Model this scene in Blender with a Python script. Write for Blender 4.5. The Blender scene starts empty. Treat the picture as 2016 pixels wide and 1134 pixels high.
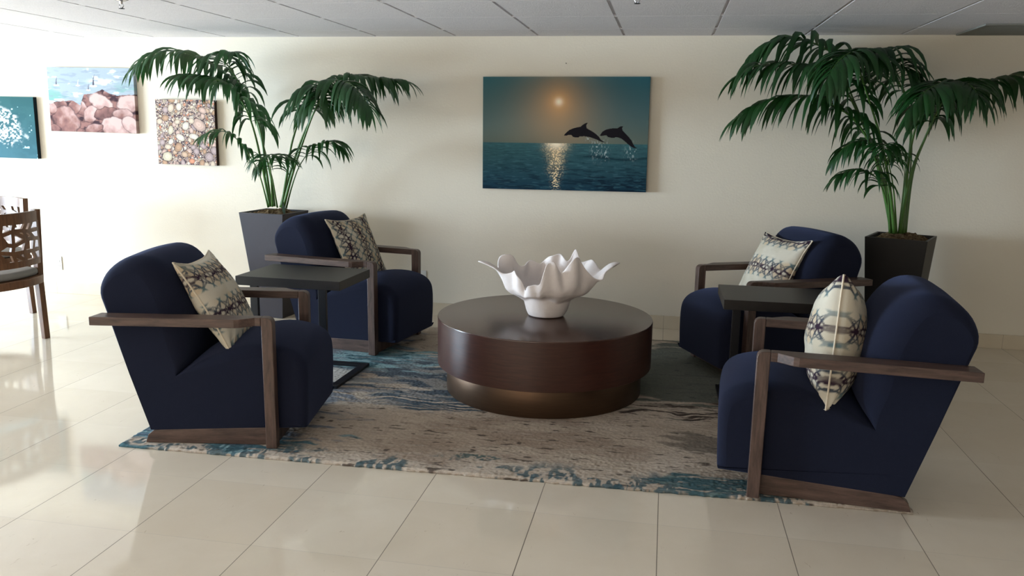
import bpy, bmesh, math, random
import numpy as np
from mathutils import Vector, Matrix

scene = bpy.context.scene
PI = math.pi

# ---------------------------------------------------------------- camera
cam_data = bpy.data.cameras.new('camera')
cam_data.sensor_width = 36.0
cam_data.lens = 1619.3 / 2016 * 36.0
cam_data.clip_start = 0.05
cam = bpy.data.objects.new('camera', cam_data)
scene.collection.objects.link(cam)
right = Vector((0.98282, 0.18374, 0.01734))
up = Vector((-0.05134, 0.18195, 0.98197))
back = Vector((0.17727, -0.96599, 0.18825))
cam.matrix_world = Matrix(((right.x, up.x, back.x, 0.0), (right.y, up.y, back.y, 0.0),
                           (right.z, up.z, back.z, 1.413), (0, 0, 0, 1)))
scene.camera = cam

# ---------------------------------------------------------------- look
scene.view_settings.view_transform = 'Standard'
scene.view_settings.look = 'None'
scene.view_settings.gamma = 1.0
scene.view_settings.use_curve_mapping = False
scene.view_settings.exposure = 0.06
scene.cycles.max_bounces = 8
scene.cycles.diffuse_bounces = 5
scene.cycles.glossy_bounces = 4
scene.cycles.use_denoising = True
scene.cycles.sample_clamp_indirect = 8.0

# ---------------------------------------------------------------- world and daylight
CEIL = 2.073
WALL_Y = 6.0
XL, XR, YF = -11.0, 6.5, -4.0
world = bpy.data.worlds.new('world')
scene.world = world
world.use_nodes = True
bg = world.node_tree.nodes['Background']
bg.inputs[0].default_value = (0.80, 0.90, 1.0, 1)
bg.inputs[1].default_value = 1.0


def area_light(name, loc, aim, sx, sy, power, col, spread=180):
    l = bpy.data.lights.new(name, 'AREA')
    l.shape = 'RECTANGLE'
    l.size = sx
    l.size_y = sy
    l.energy = power
    l.color = col
    l.spread = math.radians(spread)
    o = bpy.data.objects.new(name, l)
    scene.collection.objects.link(o)
    o.location = loc
    d = Vector(aim) - Vector(loc)
    o.rotation_euler = d.to_track_quat('-Z', 'Y').to_euler()
    return o


# daylight through the wide window in the left wall
area_light('daylight_left', (XL - 0.05, 2.5, 1.05), (-5.0, 3.1, 0.45), 4.2, 1.55, 1560, (0.66, 0.83, 1.0))
area_light('fill_behind_camera', (-2.6, -3.9, 1.15), (-2.6, 3.0, 1.1), 4.4, 1.5, 76, (1.0, 0.80, 0.58))  # weak warm fill light, added behind the camera to lift the room


# ---------------------------------------------------------------- naming helpers
def link(o):
    scene.collection.objects.link(o)
    return o


def tag(o, label=None, cat=None, group=None, kind=None):
    if label: o['label'] = label
    if cat: o['category'] = cat
    if group: o['group'] = group
    if kind: o['kind'] = kind
    return o


def empty(name, loc, rz=0.0):
    o = bpy.data.objects.new(name, None)
    o.empty_display_size = 0.1
    o.location = loc
    o.rotation_euler = (0, 0, rz)
    return link(o)


def mesh_obj(name, verts, faces, mat=None, parent=None, smooth=None, cols=None):
    me = bpy.data.meshes.new(name)
    me.from_pydata([tuple(v) for v in verts], [], [tuple(f) for f in faces])
    me.update()
    if mat: me.materials.append(mat)
    if cols is not None:
        a = me.color_attributes.new('Paint', 'FLOAT_COLOR', 'POINT')
        c = np.ones((len(verts), 4), dtype=np.float32)
        c[:, :3] = cols
        a.data.foreach_set('color', c.ravel())
    o = bpy.data.objects.new(name, me)
    link(o)
    if parent: o.parent = parent
    if smooth is not None:
        me.polygons.foreach_set('use_smooth', [True] * len(me.polygons))
        if smooth < 180:
            try:
                me.set_sharp_from_angle(angle=math.radians(smooth))
            except Exception:
                pass
    return o


class MB:
    def __init__(self):
        self.v = []
        self.f = []

    def add(self, vs, fs):
        b = len(self.v)
        self.v += [tuple(p) for p in vs]
        self.f += [tuple(i + b for i in f) for f in fs]

    def box(self, x0, x1, y0, y1, z0, z1, bev=0.0):
        if bev <= 0:
            vs = [(x, y, z) for x in (x0, x1) for y in (y0, y1) for z in (z0, z1)]
            self.add(vs, [(0, 1, 3, 2), (4, 6, 7, 5), (0, 4, 5, 1), (2, 3, 7, 6), (0, 2, 6, 4), (1, 5, 7, 3)])
        else:
            bm = bmesh.new()
            bmesh.ops.create_cube(bm, size=1)
            for v in bm.verts:
                v.co = ((x0 + x1) / 2 + v.co.x * (x1 - x0), (y0 + y1) / 2 + v.co.y * (y1 - y0), (z0 + z1) / 2 + v.co.z * (z1 - z0))
            bmesh.ops.bevel(bm, geom=list(bm.edges), offset=bev, segments=2, profile=0.6, affect='EDGES')
            bm.verts.index_update()
            self.add([v.co[:] for v in bm.verts], [[v.index for v in f.verts] for f in bm.faces])
            bm.free()

    def prism(self, poly, fn, a, b):
        """extrude the 2D polygon between a and b; fn(u, v, w) places a point"""
        n = len(poly)
        vs = [fn(p[0], p[1], a) for p in poly] + [fn(p[0], p[1], b) for p in poly]
        fs = [tuple(range(n))[::-1], tuple(range(n, 2 * n))]
        fs += [(i, (i + 1) % n, n + (i + 1) % n, n + i) for i in range(n)]
        self.add(vs, fs)

    def rev(self, prof, seg=96, c=(0, 0)):
        """surface of revolution of (r, z) points"""
        vs, fs = [], []
        for r, z in prof:
            for k in range(seg):
                a = 2 * PI * k / seg
                vs.append((c[0] + r * math.cos(a), c[1] + r * math.sin(a), z))
        for i in range(len(prof) - 1):
            for k in range(seg):
                k2 = (k + 1) % seg
                fs.append((i * seg + k, i * seg + k2, (i + 1) * seg + k2, (i + 1) * seg + k))
        fs.append(tuple(range(seg))[::-1])
        m = (len(prof) - 1) * seg
        fs.append(tuple(range(m, m + seg)))
        self.add(vs, fs)

    def tube(self, pts, rad, seg=8, closed=False):
        pts = [Vector(p) for p in pts]
        n = len(pts)
        rads = rad if isinstance(rad, (list, tuple)) else [rad] * n
        vs, fs = [], []
        ref = Vector((0, 0, 1))
        for i, p in enumerate(pts):
            if closed:
                t = (pts[(i + 1) % n] - pts[i - 1]).normalized()
            else:
                t = (pts[min(i + 1, n - 1)] - pts[max(i - 1, 0)]).normalized()
            if abs(t.dot(ref)) > 0.95: ref = Vector((1, 0, 0)) if abs(t.x) < 0.9 else Vector((0, 1, 0))
            a = t.cross(ref).normalized()
            b = a.cross(t).normalized()
            ref = b
            for k in range(seg):
                an = 2 * PI * k / seg
                vs.append(p + (a * math.cos(an) + b * math.sin(an)) * rads[i])
        m = n if closed else n - 1
        for i in range(m):
            for k in range(seg):
                i2 = (i + 1) % n
                fs.append((i * seg + k, i * seg + (k + 1) % seg, i2 * seg + (k + 1) % seg, i2 * seg + k))
        if not closed:
            fs.append(tuple(range(seg))[::-1])
            fs.append(tuple(range((n - 1) * seg, n * seg)))
        self.add(vs, fs)

    def obj(self, name, mat, parent=None, smooth=None):
        o = mesh_obj(name, self.v, self.f, mat, parent, smooth)
        bm = bmesh.new()
        bm.from_mesh(o.data)
        bmesh.ops.recalc_face_normals(bm, faces=list(bm.faces))
        bm.to_mesh(o.data)
        bm.free()
        if smooth is not None and smooth < 180:
            o.data.set_sharp_from_angle(angle=math.radians(smooth))
        return o


def bevel_mod(o, w=0.004, seg=2):
    m = o.modifiers.new('bevel', 'BEVEL')
    m.width = w
    m.segments = seg
    m.limit_method = 'ANGLE'
    m.angle_limit = math.radians(40)
    m.harden_normals = False
    return o


# ---------------------------------------------------------------- colour and material helpers
def lin(c):
    c = np.asarray(c, dtype=np.float64) / 255.0
    return np.where(c <= 0.04045, c / 12.92, ((c + 0.055) / 1.055) ** 2.4)


def L4(r, g, b):
    v = lin((r, g, b))
    return (float(v[0]), float(v[1]), float(v[2]), 1.0)


class NT:
    def __init__(self, name, rough=0.5, metal=0.0, spec=0.5):
        self.m = bpy.data.materials.new(name)
        self.m.use_nodes = True
        self.n = self.m.node_tree.nodes
        self.l = self.m.node_tree.links
        self.b = self.n['Principled BSDF']
        self.b.inputs['Roughness'].default_value = rough
        self.b.inputs['Metallic'].default_value = metal
        self.b.inputs['Specular IOR Level'].default_value = spec
        self.tc = self.n.new('ShaderNodeTexCoord')

    def set(self, node, sock, val):
        s = node.inputs[sock]
        if isinstance(val, bpy.types.NodeSocket):
            self.l.new(val, s)
        else:
            s.default_value = val

    def mapping(self, scale=(1, 1, 1), rot=(0, 0, 0), src='Object'):
        mp = self.n.new('ShaderNodeMapping')
        mp.inputs['Scale'].default_value = scale
        mp.inputs['Rotation'].default_value = rot
        self.l.new(self.tc.outputs[src], mp.inputs['Vector'])
        return mp.outputs[0]

    def noise(self, vec, scale, detail=3.0, rough=0.5, dist=0.0):
        t = self.n.new('ShaderNodeTexNoise')
        self.l.new(vec, t.inputs['Vector'])
        t.inputs['Scale'].default_value = scale
        t.inputs['Detail'].default_value = detail
        t.inputs['Roughness'].default_value = rough
        t.inputs['Distortion'].default_value = dist
        return t.outputs['Fac']

    def ramp(self, fac, stops):
        r = self.n.new('ShaderNodeValToRGB')
        cr = r.color_ramp
        while len(cr.elements) < len(stops): cr.elements.new(0.5)
        for e, (p, c) in zip(cr.elements, stops):
            e.position = p
            e.color = c
        self.l.new(fac, r.inputs[0])
        return r.outputs[0]

    def math(self, op, a, b=0.0, c=None):
        m = self.n.new('ShaderNodeMath')
        m.operation = op
        self.set(m, 0, a)
        self.set(m, 1, b)
        if c is not None: self.set(m, 2, c)
        return m.outputs[0]

    def mix(self, fac, a, b, mode='MIX'):
        m = self.n.new('ShaderNodeMix')
        m.data_type = 'RGBA'
        m.blend_type = mode
        self.set(m, 0, fac)
        self.set(m, 6, a)
        self.set(m, 7, b)
        return m.outputs[2]

    def color(self, v):
        self.set(self.b, 'Base Color', v)

    def bump(self, h, strength=0.3, dist=0.01):
        b = self.n.new('ShaderNodeBump')
        b.inputs['Strength'].default_value = strength
        b.inputs['Distance'].default_value = dist
        self.l.new(h, b.inputs['Height'])
        self.l.new(b.outputs[0], self.b.inputs['Normal'])


def grey(v):
    return (v, v, v, 1)


MT = {}
# painted wall
t = NT('wall_paint', 0.75, spec=0.25)
v = t.mapping()
t.color(t.mix(t.noise(v, 1.2, 2), L4(226, 217, 199), L4(230, 221, 204)))
t.bump(t.noise(v, 70, 4, 0.6), 0.18, 0.006)
MT['wall'] = t.m
# ceiling tile
t = NT('ceiling_tile', 0.9, spec=0.1)
v = t.mapping()
n = t.noise(v, 120, 4, 0.7)
t.color(t.ramp(n, [(0.30, L4(218, 214, 216)), (0.55, L4(234, 230, 231))]))
t.bump(n, 0.6, 0.006)
MT['ceiling'] = t.m
# marble floor tiles, 0.457 m square
t = NT('polished_marble', 0.09, spec=0.55)
v = t.mapping()
sx = t.n.new('ShaderNodeSeparateXYZ')
t.l.new(v, sx.inputs[0])


def grid(t, s, off, per, w):
    f = t.math('FRACT', t.math('DIVIDE', t.math('SUBTRACT', s, off), per))
    d = t.math('MINIMUM', f, t.math('SUBTRACT', 1.0, f))
    return t.math('LESS_THAN', d, w / per / 2)


gx = grid(t, sx.outputs[0], 0.035 - 20 * 0.457, 0.457, 0.0030)
gy = grid(t, sx.outputs[1], 2.40 - 20 * 0.457, 0.457, 0.0014)
cell = t.n.new('ShaderNodeVectorMath')
cell.operation = 'FLOOR'
sc_ = t.n.new('ShaderNodeVectorMath')
sc_.operation = 'SCALE'
ofs = t.n.new('ShaderNodeVectorMath')
ofs.operation = 'SUBTRACT'
t.l.new(v, ofs.inputs[0])
ofs.inputs[1].default_value = (0.035 - 20 * 0.457, 2.40 - 20 * 0.457, -0.2)
t.l.new(ofs.outputs[0], sc_.inputs[0])
sc_.inputs['Scale'].default_value = 1 / 0.457
t.l.new(sc_.outputs[0], cell.inputs[0])
wn = t.n.new('ShaderNodeTexWhiteNoise')
t.l.new(cell.outputs[0], wn.inputs['Vector'])
base = t.mix(t.noise(v, 5, 5, 0.6, 0.6), L4(214, 201, 180), L4(228, 217, 199))
base = t.mix(t.math('MULTIPLY', wn.outputs['Value'], 0.35), base, L4(206, 190, 166))
vein = t.ramp(t.noise(t.mapping((9, 3, 1), (0, 0, 0.5)), 3, 6, 0.7, 1.5), [(0.66, grey(0)), (0.71, grey(1))])
base = t.mix(t.math('MULTIPLY', vein, 0.45), base, L4(150, 125, 95))
grout = t.math('MAXIMUM', gx, t.math('MULTIPLY', gy, 0.55))
t.color(t.mix(t.math('MULTIPLY', grout, 0.8), base, L4(70, 55, 42)))
t.set(t.b, 'Roughness', t.math('ADD', t.math('MULTIPLY', grout, 0.5), 0.07))
MT['floor'] = t.m
# marble skirting
t = NT('marble_skirting', 0.25)
v = t.mapping()
sx = t.n.new('ShaderNodeSeparateXYZ')
t.l.new(v, sx.inputs[0])
gx = grid(t, sx.outputs[0], 0.035 - 20 * 0.457, 0.457, 0.003)
t.color(t.mix(t.math('MULTIPLY', gx, 0.5), t.mix(t.noise(v, 6, 4), L4(205, 190, 165), L4(216, 203, 180)), L4(120, 104, 84)))
MT['skirting'] = t.m


def wood(name, dark, light, scale, rough, spec=0.4, gr=60):
    t = NT(name, rough, spec=spec)
    v = t.mapping(scale)
    n = t.noise(v, gr, 5, 0.65, 0.3)
    c = t.ramp(n, [(0.32, dark), (0.68, light)])
    t.color(c)
    t.bump(n, 0.12, 0.002)
    return t.m


MT['chair_wood'] = wood('grey_brown_oak', L4(58, 43, 38), L4(96, 76, 67), (0.12, 1, 1), 0.42)
MT['chair_leg_wood'] = wood('grey_brown_oak_upright', L4(58, 43, 38), L4(96, 76, 67), (1, 1, 0.12), 0.42)
MT['walnut_side'] = wood('stained_walnut_drum', L4(52, 27, 20), L4(68, 38, 29), (1, 1, 12), 0.38, 0.42, 9)
MT['walnut_top'] = wood('stained_walnut_top', L4(60, 40, 34), L4(76, 52, 44), (0.5, 6, 1), 0.24, 0.5, 10)
MT['espresso'] = wood('black_stained_ash', L4(22, 19, 18), L4(36, 31, 28), (0.6, 9, 1), 0.42, 0.35, 12)
MT['dining_wood'] = wood('warm_brown_beech', L4(82, 54, 34), L4(112, 78, 52), (1, 1, 0.15), 0.40)

t = NT('bronze_band', 0.42, metal=0.85)
v = t.mapping((1, 1, 14))
t.color(t.mix(t.noise(v, 8, 4), L4(80, 62, 48), L4(94, 74, 58)))
MT['bronze'] = t.m
t = NT('navy_upholstery', 0.95, spec=0.15)
v = t.mapping()
n = t.noise(v, 420, 3, 0.7)
t.color(t.mix(n, L4(17, 20, 32), L4(30, 34, 52)))
t.b.inputs['Sheen Weight'].default_value = 0.12
t.b.inputs['Sheen Roughness'].default_value = 0.5
t.b.inputs['Sheen Tint'].default_value = (0.35, 0.45, 0.9, 1)
t.bump(n, 0.35, 0.002)
MT['navy'] = t.m
t = NT('black_metal', 0.38, metal=0.3)
t.color(t.mix(t.noise(t.mapping(), 30, 2), L4(22, 23, 27), L4(30, 31, 36)))
MT['black_metal'] = t.m
t = NT('grey_seat_fabric', 0.9, spec=0.2)
n = t.noise(t.mapping(), 350, 3, 0.7)
t.color(t.mix(n, L4(118, 116, 112), L4(150, 147, 142)))
t.bump(n, 0.3, 0.002)
MT['grey_fabric'] = t.m
t = NT('matte_planter', 0.55, spec=0.4)
t.color(t.mix(t.noise(t.mapping(), 12, 3), L4(42, 38, 44), L4(49, 45, 51)))
MT['planter'] = t.m
t = NT('black_planter', 0.5, spec=0.4)
t.color(t.mix(t.noise(t.mapping(), 12, 3), L4(24, 22, 22), L4(31, 29, 28)))
MT['planter_dark'] = t.m
t = NT('potting_moss', 1.0, spec=0.1)
n = t.noise(t.mapping(), 45, 5, 0.7)
t.color(t.ramp(n, [(0.35, L4(58, 44, 32)), (0.5, L4(112, 92, 68)), (0.68, L4(150, 134, 105))]))
t.bump(n, 0.9, 0.02)
MT['moss'] = t.m
t = NT('palm_leaf', 0.42, spec=0.5)
n = t.noise(t.mapping(), 9, 3)
t.color(t.mix(n, L4(12, 44, 16), L4(30, 74, 28)))
t.b.inputs['Subsurface Weight'].default_value = 0.0
tr = t.n.new('ShaderNodeBsdfTranslucent')
tr.inputs[0].default_value = L4(50, 105, 45)
ms = t.n.new('ShaderNodeMixShader')
ms.inputs[0].default_value = 0.18
t.l.new(t.b.outputs[0], ms.inputs[1])
t.l.new(tr.outputs[0], ms.inputs[2])
t.l.new(ms.outputs[0], t.n['Material Output'].inputs[0])
MT['leaf'] = t.m
t = NT('palm_stalk', 0.45)
n = t.noise(t.mapping((1, 1, 0.2)), 30, 3)
t.color(t.mix(n, L4(40, 78, 26), L4(82, 122, 50)))
MT['stalk'] = t.m
t = NT('pale_leaf', 0.5)
t.color(t.mix(t.noise(t.mapping(), 20, 2), L4(70, 105, 92), L4(105, 135, 120)))
MT['pale_leaf'] = t.m
t = NT('white_ceramic', 0.55, spec=0.35)
n = t.noise(t.mapping(), 22, 4, 0.6)
t.color(t.mix(n, L4(218, 208, 204), L4(232, 224, 220)))
t.bump(n, 0.35, 0.006)
MT['ceramic'] = t.m
t = NT('white_plastic', 0.4)
t.color(t.mix(t.noise(t.mapping(), 10, 1), L4(222, 220, 214), L4(228, 226, 220)))
MT['plastic'] = t.m
t = NT('dark_slot', 0.8)
t.color(t.mix(t.noise(t.mapping(), 10, 1), L4(35, 33, 32), L4(42, 40, 38)))
MT['slot'] = t.m
t = NT('chrome', 0.2, metal=1.0)
t.color(t.mix(t.noise(t.mapping(), 10, 1), L4(190, 190, 195), L4(205, 205, 210)))
MT['chrome'] = t.m
t = NT('vent_metal', 0.6)
t.color(t.mix(t.noise(t.mapping(), 10, 1), L4(118, 118, 110), L4(126, 125, 118)))
MT['vent'] = t.m
t = NT('cream_cord', 0.85, spec=0.2)
n = t.noise(t.mapping(), 120, 2)
t.color(t.mix(n, L4(205, 190, 165), L4(225, 214, 194)))
t.bump(n, 0.4, 0.002)
MT['cord'] = t.m
t = NT('window_aluminium', 0.4, metal=0.6)
t.color(t.mix(t.noise(t.mapping(), 10, 1), L4(150, 150, 150), L4(165, 165, 165)))
MT['frame'] = t.m


def painted(name, rough, spec, fine=None, bump=None, sheen=0.0):
    """a surface whose printed / woven pattern is a colour attribute computed below"""
    t = NT(name, rough, spec=spec)
    a = t.n.new('ShaderNodeAttribute')
    a.attribute_name = 'Paint'
    c = a.outputs['Color']
    if fine:
        n = t.noise(t.mapping(fine[1]), fine[0], 3, 0.7)
        c = t.mix(1.0, c, t.ramp(n, [(0.3, grey(fine[2])), (0.7, grey(1.0))]), 'MULTIPLY')
    t.color(c)
    if bump:
        t.bump(t.noise(t.mapping(), bump[0], 4, 0.7), bump[1], bump[2])
    t.b.inputs['Sheen Weight'].default_value = sheen
    return t.m


MT['canvas'] = painted('printed_canvas', 0.8, 0.12, bump=(900, 0.08, 0.001))
MT['rug'] = painted('tufted_rug', 1.0, 0.1, fine=(420, (1, 1, 1), 0.80), bump=(380, 0.6, 0.004))
MT['pillow'] = painted('printed_cotton', 0.85, 0.2, fine=(700, (1, 1, 1), 0.88), bump=(45, 0.25, 0.006))


# ---------------------------------------------------------------- numpy noise
def vnoise(x, y, seed=0):
    xi = np.floor(x).astype(np.int64)
    yi = np.floor(y).astype(np.int64)
    xf, yf = x - xi, y - yi
    u = xf * xf * (3 - 2 * xf)
    w = yf * yf * (3 - 2 * yf)

    def h(a, b):
        n = (a * 374761393 + b * 668265263 + seed * 974634777) & 0x7fffffff
        n = ((n ^ (n >> 13)) * 1274126177) & 0x7fffffff
        return ((n ^ (n >> 16)) & 0xffff) / 65535.0
    return (h(xi, yi) * (1 - u) + h(xi + 1, yi) * u) * (1 - w) + (h(xi, yi + 1) * (1 - u) + h(xi + 1, yi + 1) * u) * w


def fbm(x, y, oct=4, seed=0, gain=0.5):
    s, a, t = 0, 1, 0
    for i in range(oct):
        s = s + a * vnoise(x * 2 ** i + 17.3 * i, y * 2 ** i + 9.1 * i, seed + i)
        t += a
        a *= gain
    return s / t


def sstep(a, b, x):
    t = np.clip((x - a) / (b - a), 0, 1)
    return t * t * (3 - 2 * t)


def blend(c, m, col):
    return c * (1 - m[..., None]) + np.asarray(col, dtype=float) * m[..., None]


def inpoly(x, y, poly):
    r = np.zeros(x.shape, bool)
    n = len(poly)
    for i in range(n):
        x0, y0 = poly[i]
        x1, y1 = poly[(i + 1) % n]
        if y0 == y1: continue
        c = ((y0 > y) != (y1 > y)) & (x < (x1 - x0) * (y - y0) / (y1 - y0) + x0)
        r ^= c
    return r


# ================================================================ THE ROOM
mb = MB()
mb.box(XL - 0.3, XR + 0.2, YF - 0.2, WALL_Y + 0.2, -0.1, 0.0)
tag(mb.obj('floor', MT['floor']), kind='structure')
mb = MB()
mb.box(XL - 0.3, XR + 0.2, WALL_Y, WALL_Y + 0.15, 0, CEIL + 0.1)
tag(mb.obj('wall_back', MT['wall']), kind='structure')
mb = MB()
mb.box(XR, XR + 0.15, YF, WALL_Y, 0, CEIL + 0.1)
tag(mb.obj('wall_right', MT['wall']), kind='structure')
# left wall with a wide window opening
WY0, WY1, WZ0, WZ1 = 0.35, 4.65, 0.2, 1.95
mb = MB()
mb.box(XL - 0.15, XL, YF, WY0, 0, CEIL + 0.1)
mb.box(XL - 0.15, XL, WY1, WALL_Y, 0, CEIL + 0.1)
mb.box(XL - 0.15, XL, WY0, WY1, 0, WZ0)
mb.box(XL - 0.15, XL, WY0, WY1, WZ1, CEIL + 0.1)
tag(mb.obj('wall_left', MT['wall']), kind='structure')
mb = MB()
for y0, y1, z0, z1 in ((WY0, WY1, WZ0, WZ0 + 0.05), (WY0, WY1, WZ1 - 0.05, WZ1), (WY0, WY0 + 0.05, WZ0, WZ1), (WY1 - 0.05, WY1, WZ0, WZ1),
                       (1.78, 1.82, WZ0, WZ1), (3.18, 3.22, WZ0, WZ1)):
    mb.box(XL - 0.04, XL + 0.02, y0, y1, z0, z1)
tag(mb.obj('window_1', MT['frame']), kind='structure')
# wall behind the camera with an opening added for the fill light
mb = MB()
mb.box(XL, -4.9, YF - 0.15, YF, 0, CEIL + 0.1)
mb.box(-0.3, XR, YF - 0.15, YF, 0, CEIL + 0.1)
mb.box(-4.9, -0.3, YF - 0.15, YF, 0, 0.3)
mb.box(-4.9, -0.3, YF - 0.15, YF, 1.95, CEIL + 0.1)
tag(mb.obj('wall_front', MT['wall']), kind='structure')
mb = MB()
for x0, x1, z0, z1 in ((-4.9, -0.3, 0.3, 0.35), (-4.9, -0.3, 1.9, 1.95), (-4.9, -4.85, 0.3, 1.95), (-0.35, -0.3, 0.3, 1.95), (-2.63, -2.57, 0.3, 1.95)):
    mb.box(x0, x1, YF - 0.04, YF + 0.02, z0, z1)
tag(mb.obj('fill_window', MT['frame']), kind='structure')  # unseen window frame, added to go with the fill light

# ceiling: lay-in tiles, grooves along Y open between crossings, cross joints tight
mb = MB()
mb.box(XL - 0.3, XR + 0.2, YF - 0.2, WALL_Y + 0.2, CEIL + 0.012, CEIL + 0.15)
gx = [-0.337 + 0.6 * k for k in range(-17, 9)]
gy = [5.005 + 0.607 * k for k in range(-15, 2)]
for i in range(len(gx) - 1):
    for j in range(len(gy)):
        y1 = gy[j + 1] if j + 1 < len(gy) else WALL_Y
        x0, x1 = gx[i] + 0.009, gx[i + 1] - 0.009
        mb.box(x0, x1, gy[j] + 0.0015, y1 - 0.0015, CEIL, CEIL + 0.011)
        mb.box(gx[i] - 0.0095, gx[i] + 0.0095, y1 - 0.022, y1 + 0.022 if j + 1 < len(gy) else y1, CEIL + 0.0005, CEIL + 0.011)
tag(mb.obj('ceiling', MT['ceiling']), kind='structure')

mb = MB()
mb.box(XL, XR, WALL_Y - 0.014, WALL_Y, 0, 0.098, 0.002)
tag(mb.obj('baseboard_back', MT['skirting']), kind='structure')
mb = MB()
mb.box(XR - 0.014, XR, YF, WALL_Y - 0.014, 0, 0.098, 0.002)
tag(mb.obj('baseboard_right', MT['skirting']), kind='structure')

# ================================================================ THE RUG
RX, RY, RA = -2.335, 3.085, math.radians(1.2)
RW, RD, RT = 3.33, 2.47, 0.014


def rug_cols(X, Y):
    """X, Y in rug coordinates (metres from the near left corner)"""
    c = np.ones(X.shape + (3,)) * lin((192, 177, 160))
    wx, wy = X + 0.10 * (fbm(X * 6, Y * 6, 3, 5) - .5), Y + 0.10 * (fbm(X * 6, Y * 6, 3, 6) - .5)
    big = fbm(wx * 1.6, wy * 3.0, 5, 1)
    st = fbm(wx * 7, wy * 60, 4, 2, 0.6)
    st2 = fbm(wx * 14, wy * 110, 3, 3, 0.6)
    c = blend(c, sstep(.42, .62, big), lin((206, 192, 176)))
    c = blend(c, sstep(.52, .72, fbm(wx * 2.2, wy * 5, 5, 21)) * .8, lin((166, 148, 132)))
    c = blend(c, sstep(.5, .72, st) * .35, lin((204, 193, 178)))
    c = blend(c, sstep(.58, .76, st2) * .3, lin((122, 108, 98)))
    # dashes of dark thread
    da = fbm(X * 16, Y * 75, 2, 9)
    c = blend(c, sstep(.74, .80, da) * .8, lin((66, 56, 52)))

    def patch(cx, cy, rx, ry, seed, edge=.5):
        d = np.sqrt(((wx - cx) / rx) ** 2 + ((wy - cy) / ry) ** 2)
        d = d + edge * (fbm(wx * 4, wy * 22, 4, seed) - .5) * 2.2
        return 1 - sstep(.75, 1.0, d)
    teal, dteal, blue, pale, aqua, green, dk = [lin(k) for k in ((84, 120, 130), (56, 86, 98), (106, 120, 136), (208, 204, 198), (150, 184, 190), (92, 102, 96), (84, 74, 68))]
    # near left corner
    m = patch(.22, .20, .62, .20, 31, .7)
    c = blend(c, m, teal)
    c = blend(c, m * sstep(.5, .6, fbm(wx * 6, wy * 70, 3, 33)), dteal)
    c = blend(c, m * sstep(.58, .66, fbm(wx * 5, wy * 60, 3, 34)), aqua)
    # left third
    m = patch(.30, 1.30, .55, 1.2, 35, .7)
    c = blend(c, m * .8, blue)
    m = patch(.75, 1.55, .42, .32, 36, .5)
    c = blend(c, m, aqua)
    c = blend(c, m * sstep(.5, .62, fbm(wx * 12, wy * 26, 3, 37)), teal)
    c = blend(c, patch(.42, 1.15, .35, .22, 38, .5) * .9, pale)
    # between the left chairs and the round table
    m = patch(1.15, 1.25, .55, .45, 41, .8)
    c = blend(c, m * .75, lin((128, 132, 134)))
    c = blend(c, m * sstep(.52, .60, fbm(wx * 7 + wy * 5, wy * 18, 4, 42)), lin((88, 98, 108)))
    m = patch(1.30, .86, .36, .13, 43, .7) * sstep(.42, .54, fbm(wx * 5, wy * 85, 3, 44))
    c = blend(c, m, lin((76, 92, 104)))
    # behind and right of the round table
    m = patch(2.55, 1.75, .85, .75, 45, .5)
    c = blend(c, m * .85, green)
    c = blend(c, m * sstep(.56, .7, fbm(wx * 5, wy * 30, 3, 46)) * .6, lin((104, 108, 102)))
    m = patch(2.65, .98, .55, .16, 47, .8) * sstep(.46, .56, fbm(wx * 4, wy * 60, 3, 48))
    c = blend(c, m, dk)
    m = patch(2.6, .55, .25, .12, 49, .8)
    c = blend(c, m * .6, lin((96, 92, 86)))
    # teal flecks along the near edge
    fl = sstep(.47, .53, fbm(wx * 9, wy * 12 + 3, 3, 51)) * (1 - sstep(.05, .19, Y + .07 * (fbm(X * 25, Y * 3, 2, 52) - .5) * 2))
    fl = fl * sstep(.40, .48, fbm(X * 70, Y * 30, 2, 53)) * .85
    c = blend(c, fl, lin((62, 94, 104)))
    m = patch(2.68, .10, .34, .12, 54, .6) * sstep(.34, .46, fbm(wx * 12, wy * 60, 3, 58))
    c = blend(c, m, lin((74, 102, 108)))
    c = blend(c, m * sstep(.54, .62, fbm(wx * 9, wy * 60, 3, 55)), lin((110, 130, 128)))
    m = patch(1.60, .17, .10, .035, 57, .9) * sstep(.40, .5, fbm(X * 60, Y * 40, 2, 59))
    c = blend(c, m * .8, lin((66, 96, 98)))
    # woven mottling
    k = .86 + .28 * vnoise(X * 260, Y * 260, 60)
    return np.clip(c * k[..., None], 0, 1)


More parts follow.
